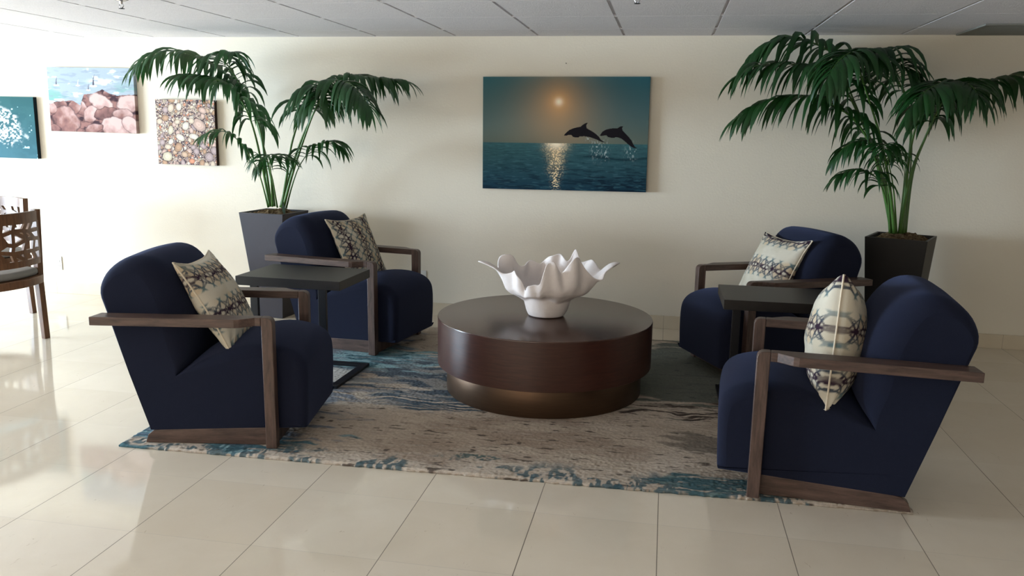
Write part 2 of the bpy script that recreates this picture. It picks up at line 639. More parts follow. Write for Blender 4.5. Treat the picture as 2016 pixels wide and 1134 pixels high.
def build_rug():
    nx, ny = 760, 560
    u = np.linspace(0, RW, nx)
    w = np.linspace(0, RD, ny)
    X, Y = np.meshgrid(u, w)
    e = np.minimum(np.minimum(X, RW - X), np.minimum(Y, RD - Y))
    Z = RT - 0.006 * (1 - sstep(0, .012, e)) + 0.0012 * (vnoise(X * 90, Y * 90, 71) - .5) * 2
    wob = 0.003 * (vnoise(X * 60, Y * 60, 72) - .5) * 2 * (e < 1e-6)
    verts = np.stack([X + wob, Y + wob, Z], -1).reshape(-1, 3)
    cols = rug_cols(X, Y).reshape(-1, 3)
    i = np.arange(nx * ny).reshape(ny, nx)
    f = np.stack([i[:-1, :-1], i[:-1, 1:], i[1:, 1:], i[1:, :-1]], -1).reshape(-1, 4)
    ring = np.concatenate([i[0, :], i[1:, -1], i[-1, -2::-1], i[-2:0:-1, 0]])
    n0 = len(verts)
    low = verts[ring].copy()
    low[:, 2] = 0.0005
    rc = cols[ring] * .6
    verts = np.concatenate([verts, low])
    cols = np.concatenate([cols, rc])
    m = len(ring)
    side = [(int(ring[k]), n0 + k, n0 + (k + 1) % m, int(ring[(k + 1) % m])) for k in range(m)]
    faces = f.tolist() + side + [tuple(n0 + k for k in range(m))[::-1]]
    o = mesh_obj('area_rug', verts, faces, MT['rug'], cols=cols)
    o.location = (RX, RY, 0)
    o.rotation_euler = (0, 0, RA)
    tag(o, 'large abstract taupe and teal rug under the round table and armchairs', 'rug')


build_rug()
RG = 0.0156  # standing height on the rug


# ================================================================ ROUND TABLE
def rounded(r, z0, z1, b):
    return [(r - b, z0), (r - b * .3, z0 + b * .3), (r, z0 + b), (r, z1 - b), (r - b * .3, z1 - b * .3), (r - b, z1)]


ct = empty('coffee_table', (-0.615, 4.365, RG))
tag(ct, 'large round dark walnut drum coffee table on a bronze plinth', 'coffee table')
mb = MB()
mb.rev(rounded(0.535, 0.0, 0.150, 0.002), 128)
mb.obj('base', MT['bronze'], ct, 40)
mb = MB()
mb.rev([(0.583, 0.150), (0.585, 0.152), (0.585, 0.398)], 128)
mb.obj('drum', MT['walnut_side'], ct, 40)
mb = MB()
mb.rev([(0.585, 0.3985), (0.585, 0.402), (0.5835, 0.4045), (0.581, 0.405)], 128)
mb.obj('tabletop', MT['walnut_top'], ct, 40)


# ================================================================ RUFFLED BOWL
def build_bowl():
    NT_, NP = 30, 288
    keys = [(0, .345, .285), (14, .400, .335), (24, .335, .245), (36, .27, .285), (50, .25, .275), (58, .235, .375), (66, .24, .27),
            (80, .25, .305), (95, .245, .305), (108, .24, .245), (120, .235, .262), (140, .235, .25), (150, .25, .305), (160, .28, .30),
            (170, .27, .225), (180, .33, .285), (190, .395, .315), (198, .315, .262), (207, .235, .235), (222, .235, .275), (236, .215, .205),
            (243, .195, .145), (250, .205, .20), (260, .21, .215), (268, .20, .20), (275, .205, .30), (288, .215, .33), (297, .20, .285),
            (303, .20, .27), (312, .22, .335), (322, .235, .345), (332, .24, .29), (342, .30, .24), (350, .33, .215), (355, .30, .245)]
    ang = np.array([k[0] for k in keys] + [360.])
    rr = np.array([k[1] for k in keys] + [keys[0][1]])
    hh = np.array([k[2] for k in keys] + [keys[0][2]])
    ph = np.linspace(0, 360, NP, endpoint=False)
    R_ = np.interp(ph, ang, rr)
    H_ = np.interp(ph, ang, hh)

    def sm(a, n):
        for _ in range(n): a = (np.roll(a, 1) + 2 * a + np.roll(a, -1)) / 4
        return a
    R_, H_ = sm(R_, 5), sm(H_, 4)
    Rl = sm(R_, 400) * .93
    p = np.radians(ph)
    EX = 3.2 - 1.9 * np.clip(np.cos(p + .25), 0, 1) ** 3
    prof_t = np.array([0, .12, .25, .34, .42, .52, .62, .75, .88, 1.0])
    prof_z = np.array([0.0, .03, .07, .100, .118, .138, .168, .215, .265, .30])
    prof_r = np.array([.095, .112, .124, .127, .160, .198, .220, .232, .238, .245])
    vs = []
    for i in range(NT_ + 1):
        tt = i / NT_
        r0 = np.interp(tt, prof_t, prof_r)
        z0 = np.interp(tt, prof_t, prof_z)
        k = max(0, (tt - .42) / .58)
        r = r0 + (R_ - .245) * np.where(R_ > .26, k ** EX, k ** 1.5)
        z = z0 + (H_ - .30) * k ** 1.1
        # folds running down from the rim
        r = r + k * (1 - k * .3) * .017 * np.sin(7 * p + 1.1 + 1.2 * np.sin(2 * p)) + k * .008 * np.sin(17 * p + 3 * tt)
        r = r + .006 * np.sin(3 * p + 6 * tt) * min(1, tt * 3)
        z = z + .010 * k * np.sin(9 * p + 2.)
        # the pinched waist above the foot is uneven
        z = z + .010 * math.exp(-((tt - .36) / .10) ** 2) * np.sin(3 * p + .6) + .004 * math.exp(-((tt - .36) / .1) ** 2) * np.sin(8 * p)
        if k > .8: z = z - .030 * ((k - .8) / .2) ** 2 * np.clip(R_ - .30, 0, .1) / .1
        vs += list(zip(r * np.cos(p), r * np.sin(p) * .92, z))
    fs = []
    for i in range(NT_):
        for k in range(NP):
            k2 = (k + 1) % NP
            fs.append((i * NP + k, i * NP + k2, (i + 1) * NP + k2, (i + 1) * NP + k))
    fs.append(tuple(range(NP))[::-1])
    o = mesh_obj('decorative_bowl', vs, fs, MT['ceramic'], smooth=180)
    sd = o.modifiers.new('thickness', 'SOLIDIFY')
    sd.thickness = 0.007
    sd.offset = -1
    sb = o.modifiers.new('smooth', 'SUBSURF')
    sb.levels = sb.render_levels = 1
    o.location = (-0.608, 4.36, RG + .4055)
    tag(o, 'white ceramic bowl with ruffled petal rim on the round coffee table', 'bowl')


build_bowl()


# ================================================================ ARMCHAIRS
def rounded_extrude(profile, w, K=5, crown=0.0, mid=9):
    """profile: ccw list of (x, z, r, c): r rounds the side edge there, c (0..1) bulges it across the width"""
    P = np.array([(p[0], p[1]) for p in profile])
    r = np.array([p[2] for p in profile])
    cr = np.array([p[3] for p in profile])
    nxt, prv = np.roll(P, -1, 0), np.roll(P, 1, 0)
    T = nxt - prv
    N = np.stack([T[:, 1], -T[:, 0]], -1)
    N /= np.linalg.norm(N, axis=1)[:, None]
    secs = []
    for k in range(K + 1):
        th = PI / 2 * (1 - k / K)
        secs.append((w - r * (1 - math.sin(th)), r * (1 - math.cos(th)), 0.0))
    ys = [s for s in secs]
    rings = []
    for y, ins, _ in ys:
        y = np.asarray(y) * np.ones(len(P))
        q = P - N * np.asarray(ins)[:, None] + N * (crown * cr * (1 - np.clip(y / w, 0, 1) ** 2.0))[:, None]
        rings.append((y, q))
    inner = []
    for k in range(1, mid):
        f = 1 - k / mid
        y0, q0 = rings[-1][0], P
        y = (w - r) * f
        q = P + N * (crown * cr * (1 - (y / w) ** 2))[:, None]
        inner.append((y, q))
    rings = rings + inner + [(np.zeros(len(P)), P + N * (crown * cr)[:, None])]
    full = rings + [(-y, q) for y, q in rings[-2::-1]]
    n = len(P)
    vs, fs = [], []
    for y, q in full:
        for i in range(n): vs.append((q[i, 0], y[i], q[i, 1]))
    for s in range(len(full) - 1):
        for i in range(n):
            j = (i + 1) % n
            fs.append((s * n + i, s * n + j, (s + 1) * n + j, (s + 1) * n + i))
    fs.append(tuple(range(n)))
    m = (len(full) - 1) * n
    fs.append(tuple(range(m, m + n))[::-1])
    return vs, fs


def spline(pts, closed=True, step=3):
    """catmull-rom through points carrying extra values; points flagged sharp keep corners"""
    out = []
    n = len(pts)
    for i in range(n if closed else n - 1):
        p0, p1, p2, p3 = [pts[(i + k) % n] if closed else pts[max(0, min(n - 1, i + k))] for k in (-1, 0, 1, 2)]
        a, b = np.array(p1[:4]), np.array(p2[:4])
        s1, s2 = p1[4], p2[4]
        m1 = (b - np.array(p0[:4])) / 2 if not s1 else (b - a)
        m2 = (np.array(p3[:4]) - a) / 2 if not s2 else (b - a)
        for k in range(step):
            t_ = k / step
            h = (2 * t_ ** 3 - 3 * t_ ** 2 + 1, t_ ** 3 - 2 * t_ ** 2 + t_, -2 * t_ ** 3 + 3 * t_ ** 2, t_ ** 3 - t_ ** 2)
            out.append(tuple(h[0] * a + h[1] * m1 + h[2] * b + h[3] * m2))
    if not closed: out.append(tuple(np.array(pts[-1][:4], dtype=float)))
    return out


W2 = 0.318
AH = 0.607 - RG
AL = 0.766
FL = 0.046


def weighted(o):
    m = o.modifiers.new('wn', 'WEIGHTED_NORMAL')
    m.keep_sharp = True
    m.weight = 60
    return o


def make_armchair():
    root = empty('armchair', (0, 0, 0))
    dz = -RG
    # seat block: bottom rear, bottom front, front face, crowned top, crease, rear
    seat = [(-.575, .075, .0, 0, 1), (.113, .098, .012, 0, 1), (.120, .110, .035, 0, 0), (.125, .24, .035, .1, 0), (.124, .345, .04, .2, 0), (.108, .400, .045, .5, 0),
            (.062, .436, .045, .9, 0), (-.02, .458, .045, 1, 0), (-.11, .460, .045, 1, 0), (-.21, .438, .04, 1, 0), (-.33, .392, .03, .9, 0), (-.45, .325, .0, .3, 1), (-.655, .335, .0, 0, 1)]
    pr = [(x, z + dz, max(r, 0), c) for x, z, r, c in spline(seat)]
    vs, fs = rounded_extrude(pr, .272, crown=.036)
    weighted(mesh_obj('seat', vs, fs, MT['navy'], root, 50))
    bk = [(-.655, .335, .0, 0, 1), (-.45, .325, .0, .2, 1), (-.418, .39, .045, .7, 0), (-.408, .47, .075, 1, 0), (-.412, .56, .085, 1, 0), (-.428, .65, .085, 1, 0), (-.458, .735, .085, .9, 0),
          (-.505, .805, .08, .7, 0), (-.565, .842, .07, .5, 0), (-.640, .842, .06, .4, 0), (-.705, .808, .045, .2, 0), (-.748, .755, .035, .1, 0), (-.762, .690, .02, 0, 0), (-.735, .60, .012, 0, 0)]
    pr = [(x, z + dz, max(r, 0), c) for x, z, r, c in spline(bk)]
    vs, fs = rounded_extrude(pr, .272, crown=.028)
    weighted(mesh_obj('backrest', vs, fs, MT['navy'], root, 50))
    for s in (1, -1):
        # upright front leg, its top outer corner rounded into the arm
        yo, yi = s * W2, s * (W2 - .045)
        R_ = .026
        poly = [(0, 0), (0, AH - R_)] + [(-R_ + R_ * math.cos(a), AH - R_ + R_ * math.sin(a)) for a in (PI / 8, PI / 4, 3 * PI / 8)] + [(-R_, AH), (-.050, AH), (-.048, 0)]
        mb = MB()
        mb.prism(poly, lambda u, v_, w: (u, w, v_), yi, yo)
        bevel_mod(mb.obj('leg', MT['chair_leg_wood'], root, 40), .003)
        # flat arm that widens behind the leg
        arm = [(-.0505, yi), (-.0505, yo), (-.075, yo), (-.130, s * (W2 + .040)), (-.150, s * (W2 + FL)), (-AL, s * (W2 + FL)), (-AL + .012, s * (.2745)), (-.0505, s * .2745)]
        arm[0] = (-.0505, yi)
        arm = arm[:7] if False else [(-.0505, s * .2745)] + arm[1:7]
        mb = MB()
        mb.prism(arm, lambda u, v_, w: (u, v_, w), AH - .037, AH)
        bevel_mod(mb.obj('armrest', MT['chair_wood'], root), .003)
        # sled rail under the body
        rail = [(-.048, .0), (-.048, .082), (-.52, .062), (-.565, .056), (-.590, .036), (-.602, .0)]
        mb = MB()
        mb.prism(rail, lambda u, v_, w: (u, w, v_), s * .236, s * .272)
        bevel_mod(mb.obj('base_rail', MT['chair_wood'], root), .003)
    mb = MB()
    mb.box(-.046, -.012, -.272, .272, .004, .080)
    bevel_mod(mb.obj('stretcher', MT['chair_leg_wood'], root), .003)
    return root


def copy_tree(o, parent=None):
    c = o.copy()
    link(c)
    c.parent = parent
    for ch in list(o.children): copy_tree(ch, c)
    return c


chair_spots = [(-1.678, 3.496, 9.72, 'navy armchair nearest the left edge of the rug, beside the lattice-back chairs'),
               (-1.673, 5.038, -9.94, 'navy armchair in front of the left potted palm, behind the left side table'),
               (.351, 4.945, 206.1, 'navy armchair by the wall beside the black planter, behind the right side table'),
               (.399, 3.454, 175.38, 'navy armchair at the near right corner of the rug, closest to the camera')]
proto = make_armchair()
for i, (x, y, a, lab) in enumerate(chair_spots):
    o = proto if i == 0 else copy_tree(proto)
    o.location = (x, y, RG)
    o.rotation_euler = (0, 0, math.radians(a))
    tag(o, lab, 'armchair', 'navy armchairs around the coffee table')


# ================================================================ SIDE TABLES
def make_side_table():
    root = empty('side_table', (0, 0, 0))
    mb = MB()
    mb.box(-.305, .305, -.215, .215, .540, .590, .002)
    mb.obj('tabletop', MT['espresso'], root)
    mb = MB()
    mb.box(-.285, .285, -.235, -.190, 0, .016)
    mb.box(-.285, .285, .190, .235, 0, .016)
    mb.box(-.285, -.240, -.190, .190, 0, .016)
    mb.box(.240, .285, -.190, .190, 0, .016)
    bevel_mod(mb.obj('base', MT['black_metal'], root), .0015)
    for s in (-1, 1):
        mb = MB()
        mb.box(s * .20 - .022, s * .20 + .022, -.212, -.190, .0165, .5395, .0015)
        mb.obj('post', MT['black_metal'], root)
    return root


st = make_side_table()
st.location = (-1.978, 4.285, RG)
st.rotation_euler = (0, 0, math.radians(-1.5))
tag(st, 'black C-shaped side table between the two left armchairs', 'side table', 'black side tables between armchairs')
s2 = copy_tree(st)
s2.location = (.618, 4.345, RG)
s2.rotation_euler = (0, 0, math.radians(180.5))
tag(s2, 'black C-shaped side table between the two right armchairs', 'side table', 'black side tables between armchairs')


# ================================================================ THROW PILLOWS
def pillow_paint(U, V, per, ph, spacing, sph, seed):
    """printed bands: dark lens chains with a crossing lattice that fades to teal"""
    q = V / per + ph
    row = np.round(q)
    d = (q - row) * per
    a = np.abs(d)
    p = U / spacing + sph + .25 * row + .04 * (fbm(U * 9, V * 9, 2, seed) - .5)
    base = np.ones(U.shape + (3,)) * lin((206, 198, 180))
    base = blend(base, sstep(.45, .7, fbm(U * 8, V * 8, 3, seed + 1)) * .6, lin((188, 176, 152)))
    k = PI / spacing
    A_ = .086
    leaf = A_ * np.abs(np.sin(PI * p))
    fill = (1 - sstep(.80, .98, a / np.maximum(leaf, 1e-4))) * (a > .012)
    base = blend(base, fill * .55 * sstep(.3, .6, fbm(U * 12, V * 12, 2, seed + 4)), lin((204, 176, 138)))
    m = np.zeros(U.shape)
    for amp, fr, off, w in ((.014, 1, 0, .0042), (A_, 1, 0, .0044), (A_, 1, .5, .0044), (A_ * .6, 1, .25, .0030), (A_ * .6, 1, .75, .0030)):
        sn, cs = np.sin(PI * fr * (p + off)), np.cos(PI * fr * (p + off))
        g = amp * np.abs(sn)
        sl = np.sqrt(1 + (amp * k * fr * cs) ** 2)
        m = np.maximum(m, 1 - sstep(w * .7, w * 1.5, np.abs(a - g) / sl))
    node = np.abs(p - np.round(p)) * spacing
    m = np.maximum(m, (1 - sstep(.0045, .008, a)) * (1 - sstep(.020, .034, node)))
    m = m * (1 - sstep(.066, .080, a)) * (.70 + .30 * sstep(.35, .5, fbm(U * 60, V * 60, 2, seed + 2)))
    purple, slate, teal = lin((48, 30, 48)), lin((72, 78, 86)), lin((98, 118, 120))
    t1, t2 = sstep(.012, .030, a), sstep(.040, .062, a)
    col = purple * (1 - t1)[..., None] + slate * (t1 * (1 - t2))[..., None] + teal * (t1 * t2)[..., None]
    return np.clip(base * (1 - m[..., None]) + col * m[..., None], 0, 1)


def make_pillow(size, thick, loc, axes, label, band='v', per=.19, ph=0., spacing=.105, sph=0., seed=1, sag=.0, full=.55):
    """axes: 3x3, columns = local right, local up, local normal in world"""
    n = 120
    g = np.linspace(-1, 1, n)
    g = np.sign(g) * (1 - (1 - np.abs(g)) ** 1.25)
    U, V = np.meshgrid(g, g)
    h = size / 2
    ax = 1 - .13 * (1 - np.abs(V) ** 2.4)
    ay = 1 - .13 * (1 - np.abs(U) ** 2.4)
    wr = .006 * (fbm(U * 3 + 5, V * 3, 3, seed + 7) - .5)
    x = U * h * ax + wr * 1.5
    y = V * h * ay + wr
    prof = np.power(np.clip((1 - U ** 2) * (1 - V ** 2), 0, 1), full)
    wrk = 1 + .10 * (fbm(U * 4, V * 4, 3, seed + 3) - .5)
    corner = np.exp(-((1 - np.abs(U)) ** 2 + (1 - np.abs(V)) ** 2) / .12) * np.sin(np.arctan2(1 - np.abs(U), 1 - np.abs(V) + 1e-6) * 10) * .006
    z = thick / 2 * prof * wrk + corner * (prof > .02)
    bend = sag * (U ** 2 + V ** 2)
    front = np.stack([x, y, z + bend], -1).reshape(-1, 3)
    rear = np.stack([x, y, -z + bend], -1).reshape(-1, 3)
    uu, vv = (U * h, V * h) if band == 'v' else (V * h, U * h)
    col = pillow_paint(uu, vv, per, ph, spacing, sph, seed).reshape(-1, 3)
    i = np.arange(n * n).reshape(n, n)
    f = np.stack([i[:-1, :-1], i[:-1, 1:], i[1:, 1:], i[1:, :-1]], -1).reshape(-1, 4)
    ring = np.concatenate([i[0, :], i[1:, -1], i[-1, -2::-1], i[-2:0:-1, 0]])
    m = n * n
    rid = np.full(m, -1)
    inner = np.setdiff1d(np.arange(m), ring)
    rid[ring] = ring
    rid[inner] = m + np.arange(len(inner))
    fr = rid[f][:, ::-1]
    verts = np.concatenate([front, rear[inner]])
    cols = np.concatenate([col, col[inner]])
    o = mesh_obj('throw_pillow', verts, f.tolist() + fr.tolist(), MT['pillow'], smooth=180, cols=cols)
    mb = MB()
    mb.tube([tuple(front[k]) for k in ring[::3]], .0042, 6, closed=True)
    mb.obj('piping', MT['cord'], o, 180)
    A = Matrix([list(r) for r in np.array(axes)]).to_4x4()
    o.matrix_world = Matrix.Translation(loc) @ A
    tag(o, label, 'pillow', 'patterned pillows on the armchairs')
    return o


def chair_frame(i):
    x, y, a, _ = chair_spots[i]
    a = math.radians(a)
    F = np.array([math.cos(a), math.sin(a), 0])
    Lf = np.array([-math.sin(a), math.cos(a), 0])
    return np.array([x, y, 0]), F, Lf


def put_pillow(i, cx, cy, cz, lean, yaw, roll, **kw):
    """lean: degrees back from vertical; yaw: turn towards the chair's left; roll in its own plane"""
    O, F, Lf = chair_frame(i)
    Z = np.array([0, 0, 1.])
    ya = math.radians(yaw)
    Fn = F * math.cos(ya) + Lf * math.sin(ya)
    Sd = -np.cross(Fn, Z) * -1
    le = math.radians(lean)
    N = Fn * math.cos(le) + Z * math.sin(le)
    Up = -Fn * math.sin(le) + Z * math.cos(le)
    Rt = np.cross(Up, N)
    ro = math.radians(roll)
    R2 = Rt * math.cos(ro) + Up * math.sin(ro)
    U2 = -Rt * math.sin(ro) + Up * math.cos(ro)
    loc = O + F * cx + Lf * cy + Z * cz
    make_pillow(loc=Vector(loc), axes=np.stack([R2, U2, N], 1), **kw)


put_pillow(0, -.340, .000, .612, 30, 4, -2, size=.475, thick=.18, label='patterned cream pillow with dark bands on the near left armchair', per=.20, ph=.30, spacing=.125, sph=.2, seed=11)
put_pillow(1, -.335, .06, .622, 24, -2, 0, size=.46, thick=.15, label='patterned cream pillow with upright bands on the armchair before the left palm', band='h', per=.155, ph=.1, spacing=.125, sph=.2, seed=23)
put_pillow(2, -.345, -.02, .612, 27, 2, 0, size=.455, thick=.18, label='patterned cream pillow on the armchair beside the black planter', per=.23, ph=.05, spacing=.125, sph=.0, seed=37)
put_pillow(3, -.315, -.02, .602, 2, -8, 9, size=.52, full=.40, thick=.235, label='plump patterned pillow seen edge-on on the near right armchair', per=.20, ph=-.25, spacing=.135, sph=.35, seed=41)


# ================================================================ POTTED PALMS
def catmull(pts, step=6):
    P = [np.array(p, float) for p in pts]
    out = []
    n = len(P)
    for i in range(n - 1):
        p0, p1, p2, p3 = P[max(i - 1, 0)], P[i], P[i + 1], P[min(i + 2, n - 1)]
        for k in range(step):
            u = k / step
            out.append(.5 * ((2 * p1) + (-p0 + p2) * u + (2 * p0 - 5 * p1 + 4 * p2 - p3) * u * u + (-p0 + 3 * p1 - 3 * p2 + p3) * u ** 3))
    out.append(P[-1])
    return out


def leaflet(mb, base, d, length, width, droop, rng):
    """a narrow folded leaf that leaves along d and bends under its own weight"""
    d = d / np.linalg.norm(d)
    seg = 7
    p = base.copy()
    down = np.array([0, 0, -1.])
    pts = [p.copy()]
    dirs = [d.copy()]
    for k in range(seg):
        d = d + down * droop * (.35 + .9 * k / seg)
        d = d / np.linalg.norm(d)
        p = p + d * length / seg
        pts.append(p.copy())
        dirs.append(d.copy())
    horiz = np.array([dirs[0][0], dirs[0][1], 0])
    sd = np.cross(horiz, [0, 0, 1.])
    nn = np.linalg.norm(sd)
    sd = sd / nn if nn > 1e-3 else np.array([1., 0, 0])
    tw = rng.uniform(-.9, .9)
    prof = [.30, .75, 1.0, 1.0, .88, .66, .38, .03]
    vs = []
    for k, (q, dd) in enumerate(zip(pts, dirs)):
        nrm = np.cross(dd, sd)
        a = tw * (.3 + .7 * k / seg)
        s2 = sd * math.cos(a) + nrm * math.sin(a)
        n2 = np.cross(dd, s2)
        w = width * prof[k] / 2
        vs += [q - s2 * w + n2 * w * .35, q, q + s2 * w + n2 * w * .35]
    fs = []
    for k in range(seg):
        a = 3 * k
        fs += [(a, a + 1, a + 4, a + 3), (a + 1, a + 2, a + 5, a + 4)]
    mb.add(vs, fs)


def build_frond(parent, pts, start, length, n, rng, origin):
    C_ = catmull(pts)
    seglen = [np.linalg.norm(C_[i + 1] - C_[i]) for i in range(len(C_) - 1)]
    cum = np.concatenate([[0], np.cumsum(seglen)])
    tot = cum[-1]
    Ca = np.array(C_)

    def at(f):
        s = f * tot
        return np.array([np.interp(s, cum, Ca[:, k]) for k in range(3)])
    big = length > .2
    r0, r1 = (.0125, .0022) if big else (.007, .0016)
    rads = [r0 + (r1 - r0) * (c / tot) ** .7 for c in cum]
    mb = MB()
    for i in range(n):
        f = start + (1 - start) * (i + .5) / n
        q = (i + .5) / n
        for side in (-1, 1):
            ff = min(.995, f + rng.uniform(-.006, .006))
            p = at(ff)
            tg = at(min(1, ff + .015)) - at(ff - .015)
            tg /= np.linalg.norm(tg)
            sd = np.cross(tg, [0, 0, 1.])
            if np.linalg.norm(sd) < .15: sd = np.array([0, 1., 0])
            sd /= np.linalg.norm(sd)
            upv = np.cross(sd, tg)
            fw = .35 + .75 * q
            d = sd * side * 1.0 + tg * fw + upv * rng.uniform(.35, .65)
            ln = length * (.70 + .75 * math.sin(PI * min(1, .18 + .82 * q)) ** .8) * rng.uniform(.86, 1.12)
            pb = p + parent_origin
            if pb[1] + ln * .75 * d[1] / np.linalg.norm(d) > WALL_Y - .03:
                d[1] = -abs(d[1]) * .25 + .0
            leaflet(mb, p, d, ln, (.041 if big else .027) * rng.uniform(.85, 1.15), rng.uniform(.42, .70), rng)
    # terminal leaf pair
    tg = Ca[-1] - Ca[-3]
    for e in (-.25, .25):
        leaflet(mb, Ca[-1], tg / np.linalg.norm(tg) + np.array([e * .3, e, .1]), length * .8, .024, .30, rng)
    v = np.array(mb.v)
    v[:, 1] = np.minimum(v[:, 1], WALL_Y - .012 - parent_origin[1])
    fo = mesh_obj('frond', v.tolist(), mb.f, MT['leaf'], parent, 180)
    st_ = MB()
    st_.tube(C_, rads, 7)
    st_.obj('stalk', MT['stalk'], fo, 180)


parent_origin = np.zeros(3)


def build_palm(loc, rot, fronds, label, mat, seed, base=.21):
    global parent_origin
    rng = random.Random(seed)
    root = empty('potted_palm', loc)
    H = .79
    top, wall = .364, .016
    mb = MB()

    def sq(h, z):
        c, s = math.cos(rot), math.sin(rot)
        return [(i * h * c - j * h * s, i * h * s + j * h * c, z) for i, j in ((-1, -1), (1, -1), (1, 1), (-1, 1))]
    rings = [sq(base / 2, 0), sq(top / 2, H), sq(top / 2 - wall, H), sq(top / 2 - wall - .006, H - .06)]
    vs = sum(rings, [])
    fs = [(3, 2, 1, 0)]
    for r in range(3):
        for k in range(4):
            k2 = (k + 1) % 4
            fs.append((4 * r + k, 4 * r + k2, 4 * r + 4 + k2, 4 * r + 4 + k))
    fs.append((12, 13, 14, 15))
    mb.add(vs, fs)
    bevel_mod(mb.obj('planter', mat, root), .003)
    # mound of moss
    n = 40
    g = np.linspace(-1, 1, n)
    U, V = np.meshgrid(g, g)
    hh = top / 2 - wall - .004
    X = (U * math.cos(rot) - V * math.sin(rot)) * hh
    Y = (U * math.sin(rot) + V * math.cos(rot)) * hh
    Z = H - .035 + .045 * (1 - np.maximum(np.abs(U), np.abs(V)) ** 3) + .030 * (fbm(U * 5 + seed, V * 5, 4, seed) - .5) * 2 * (1 - np.maximum(np.abs(U), np.abs(V)) ** 4)
    i = np.arange(n * n).reshape(n, n)
    f = np.stack([i[:-1, :-1], i[:-1, 1:], i[1:, 1:], i[1:, :-1]], -1).reshape(-1, 4)
    mesh_obj('soil', np.stack([X, Y, Z], -1).reshape(-1, 3), f.tolist(), MT['moss'], root, 180)
    parent_origin = np.array(loc)
    for pts, start, ln, cnt in fronds:
        build_frond(root, pts, start, ln, cnt, rng, loc)
    tag(root, label, 'potted plant', 'tall potted palms by the wall')
    return root


FRONDS_LEFT = [
    ([[-0.024,-0.001,0.825],[-0.045,-0.021,1.123],[-0.066,-0.041,1.382],[-0.12,-0.081,1.571],[-0.217,-0.121,1.712],[-0.32,-0.151,1.815],[-0.423,-0.181,1.874],[-0.534,-0.201,1.911],[-0.659,-0.201,1.924],[-0.787,-0.201,1.899],[-0.905,-0.201,1.834]], 0.34, 0.26, 25),
    ([[-0.019,0.039,0.822],[-0.049,0.059,1.04],[-0.107,0.059,1.303],[-0.158,0.039,1.51],[-0.215,-0.001,1.675],[-0.249,-0.081,1.802],[-0.247,-0.201,1.873],[-0.139,-0.341,1.896],[-0.018,-0.441,1.897]], 0.52, 0.22, 19),
    ([[-0.011,-0.041,0.829],[-0.026,-0.101,1.101],[-0.025,-0.201,1.357],[-0.043,-0.281,1.528],[-0.097,-0.321,1.635],[-0.163,-0.341,1.7],[-0.283,-0.361,1.734],[-0.39,-0.361,1.751],[-0.472,-0.361,1.751]], 0.5, 0.24, 21),
    ([[-0.016,-0.061,0.824],[-0.029,-0.141,1.051],[-0.067,-0.201,1.193],[-0.117,-0.241,1.293],[-0.187,-0.281,1.36],[-0.257,-0.301,1.371],[-0.341,-0.301,1.351]], 0.52, 0.18, 11),
    ([[0.027,-0.081,0.834],[0.086,-0.201,1.006],[0.156,-0.341,1.14],[0.189,-0.421,1.217],[0.184,-0.501,1.207],[0.168,-0.551,1.148]], 0.52, 0.14, 10),
    ([[0.026,-0.001,0.82],[0.048,-0.101,1.025],[0.075,-0.201,1.145],[0.159,-0.281,1.212],[0.245,-0.321,1.215],[0.327,-0.341,1.187]], 0.58, 0.12, 7),
    ([[0.044,0.019,0.819],[0.117,0.019,1.047],[0.219,-0.001,1.284],[0.326,-0.041,1.464],[0.443,-0.081,1.614],[0.569,-0.121,1.724],[0.704,-0.161,1.764],[0.841,-0.181,1.752],[0.976,-0.201,1.743],[1.065,-0.201,1.734]], 0.48, 0.24, 25),
    ([[0.095,-0.041,0.826],[0.195,-0.101,1.055],[0.339,-0.201,1.314],[0.461,-0.281,1.511],[0.577,-0.361,1.64],[0.7,-0.441,1.7],[0.827,-0.541,1.69],[0.929,-0.621,1.62],[1.002,-0.661,1.542]], 0.52, 0.24, 25),
    ([[0.071,-0.021,0.823],[0.152,-0.081,1.078],[0.222,-0.141,1.286],[0.327,-0.221,1.461],[0.446,-0.301,1.594],[0.557,-0.401,1.661],[0.638,-0.501,1.668],[0.634,-0.581,1.619],[0.564,-0.621,1.549]], 0.55, 0.26, 17),
    ([[0.097,-0.001,0.816],[0.164,-0.041,0.973],[0.245,-0.101,1.108],[0.322,-0.141,1.2],[0.396,-0.181,1.265],[0.486,-0.201,1.304],[0.561,-0.221,1.316],[0.62,-0.221,1.283]], 0.55, 0.18, 12),
]
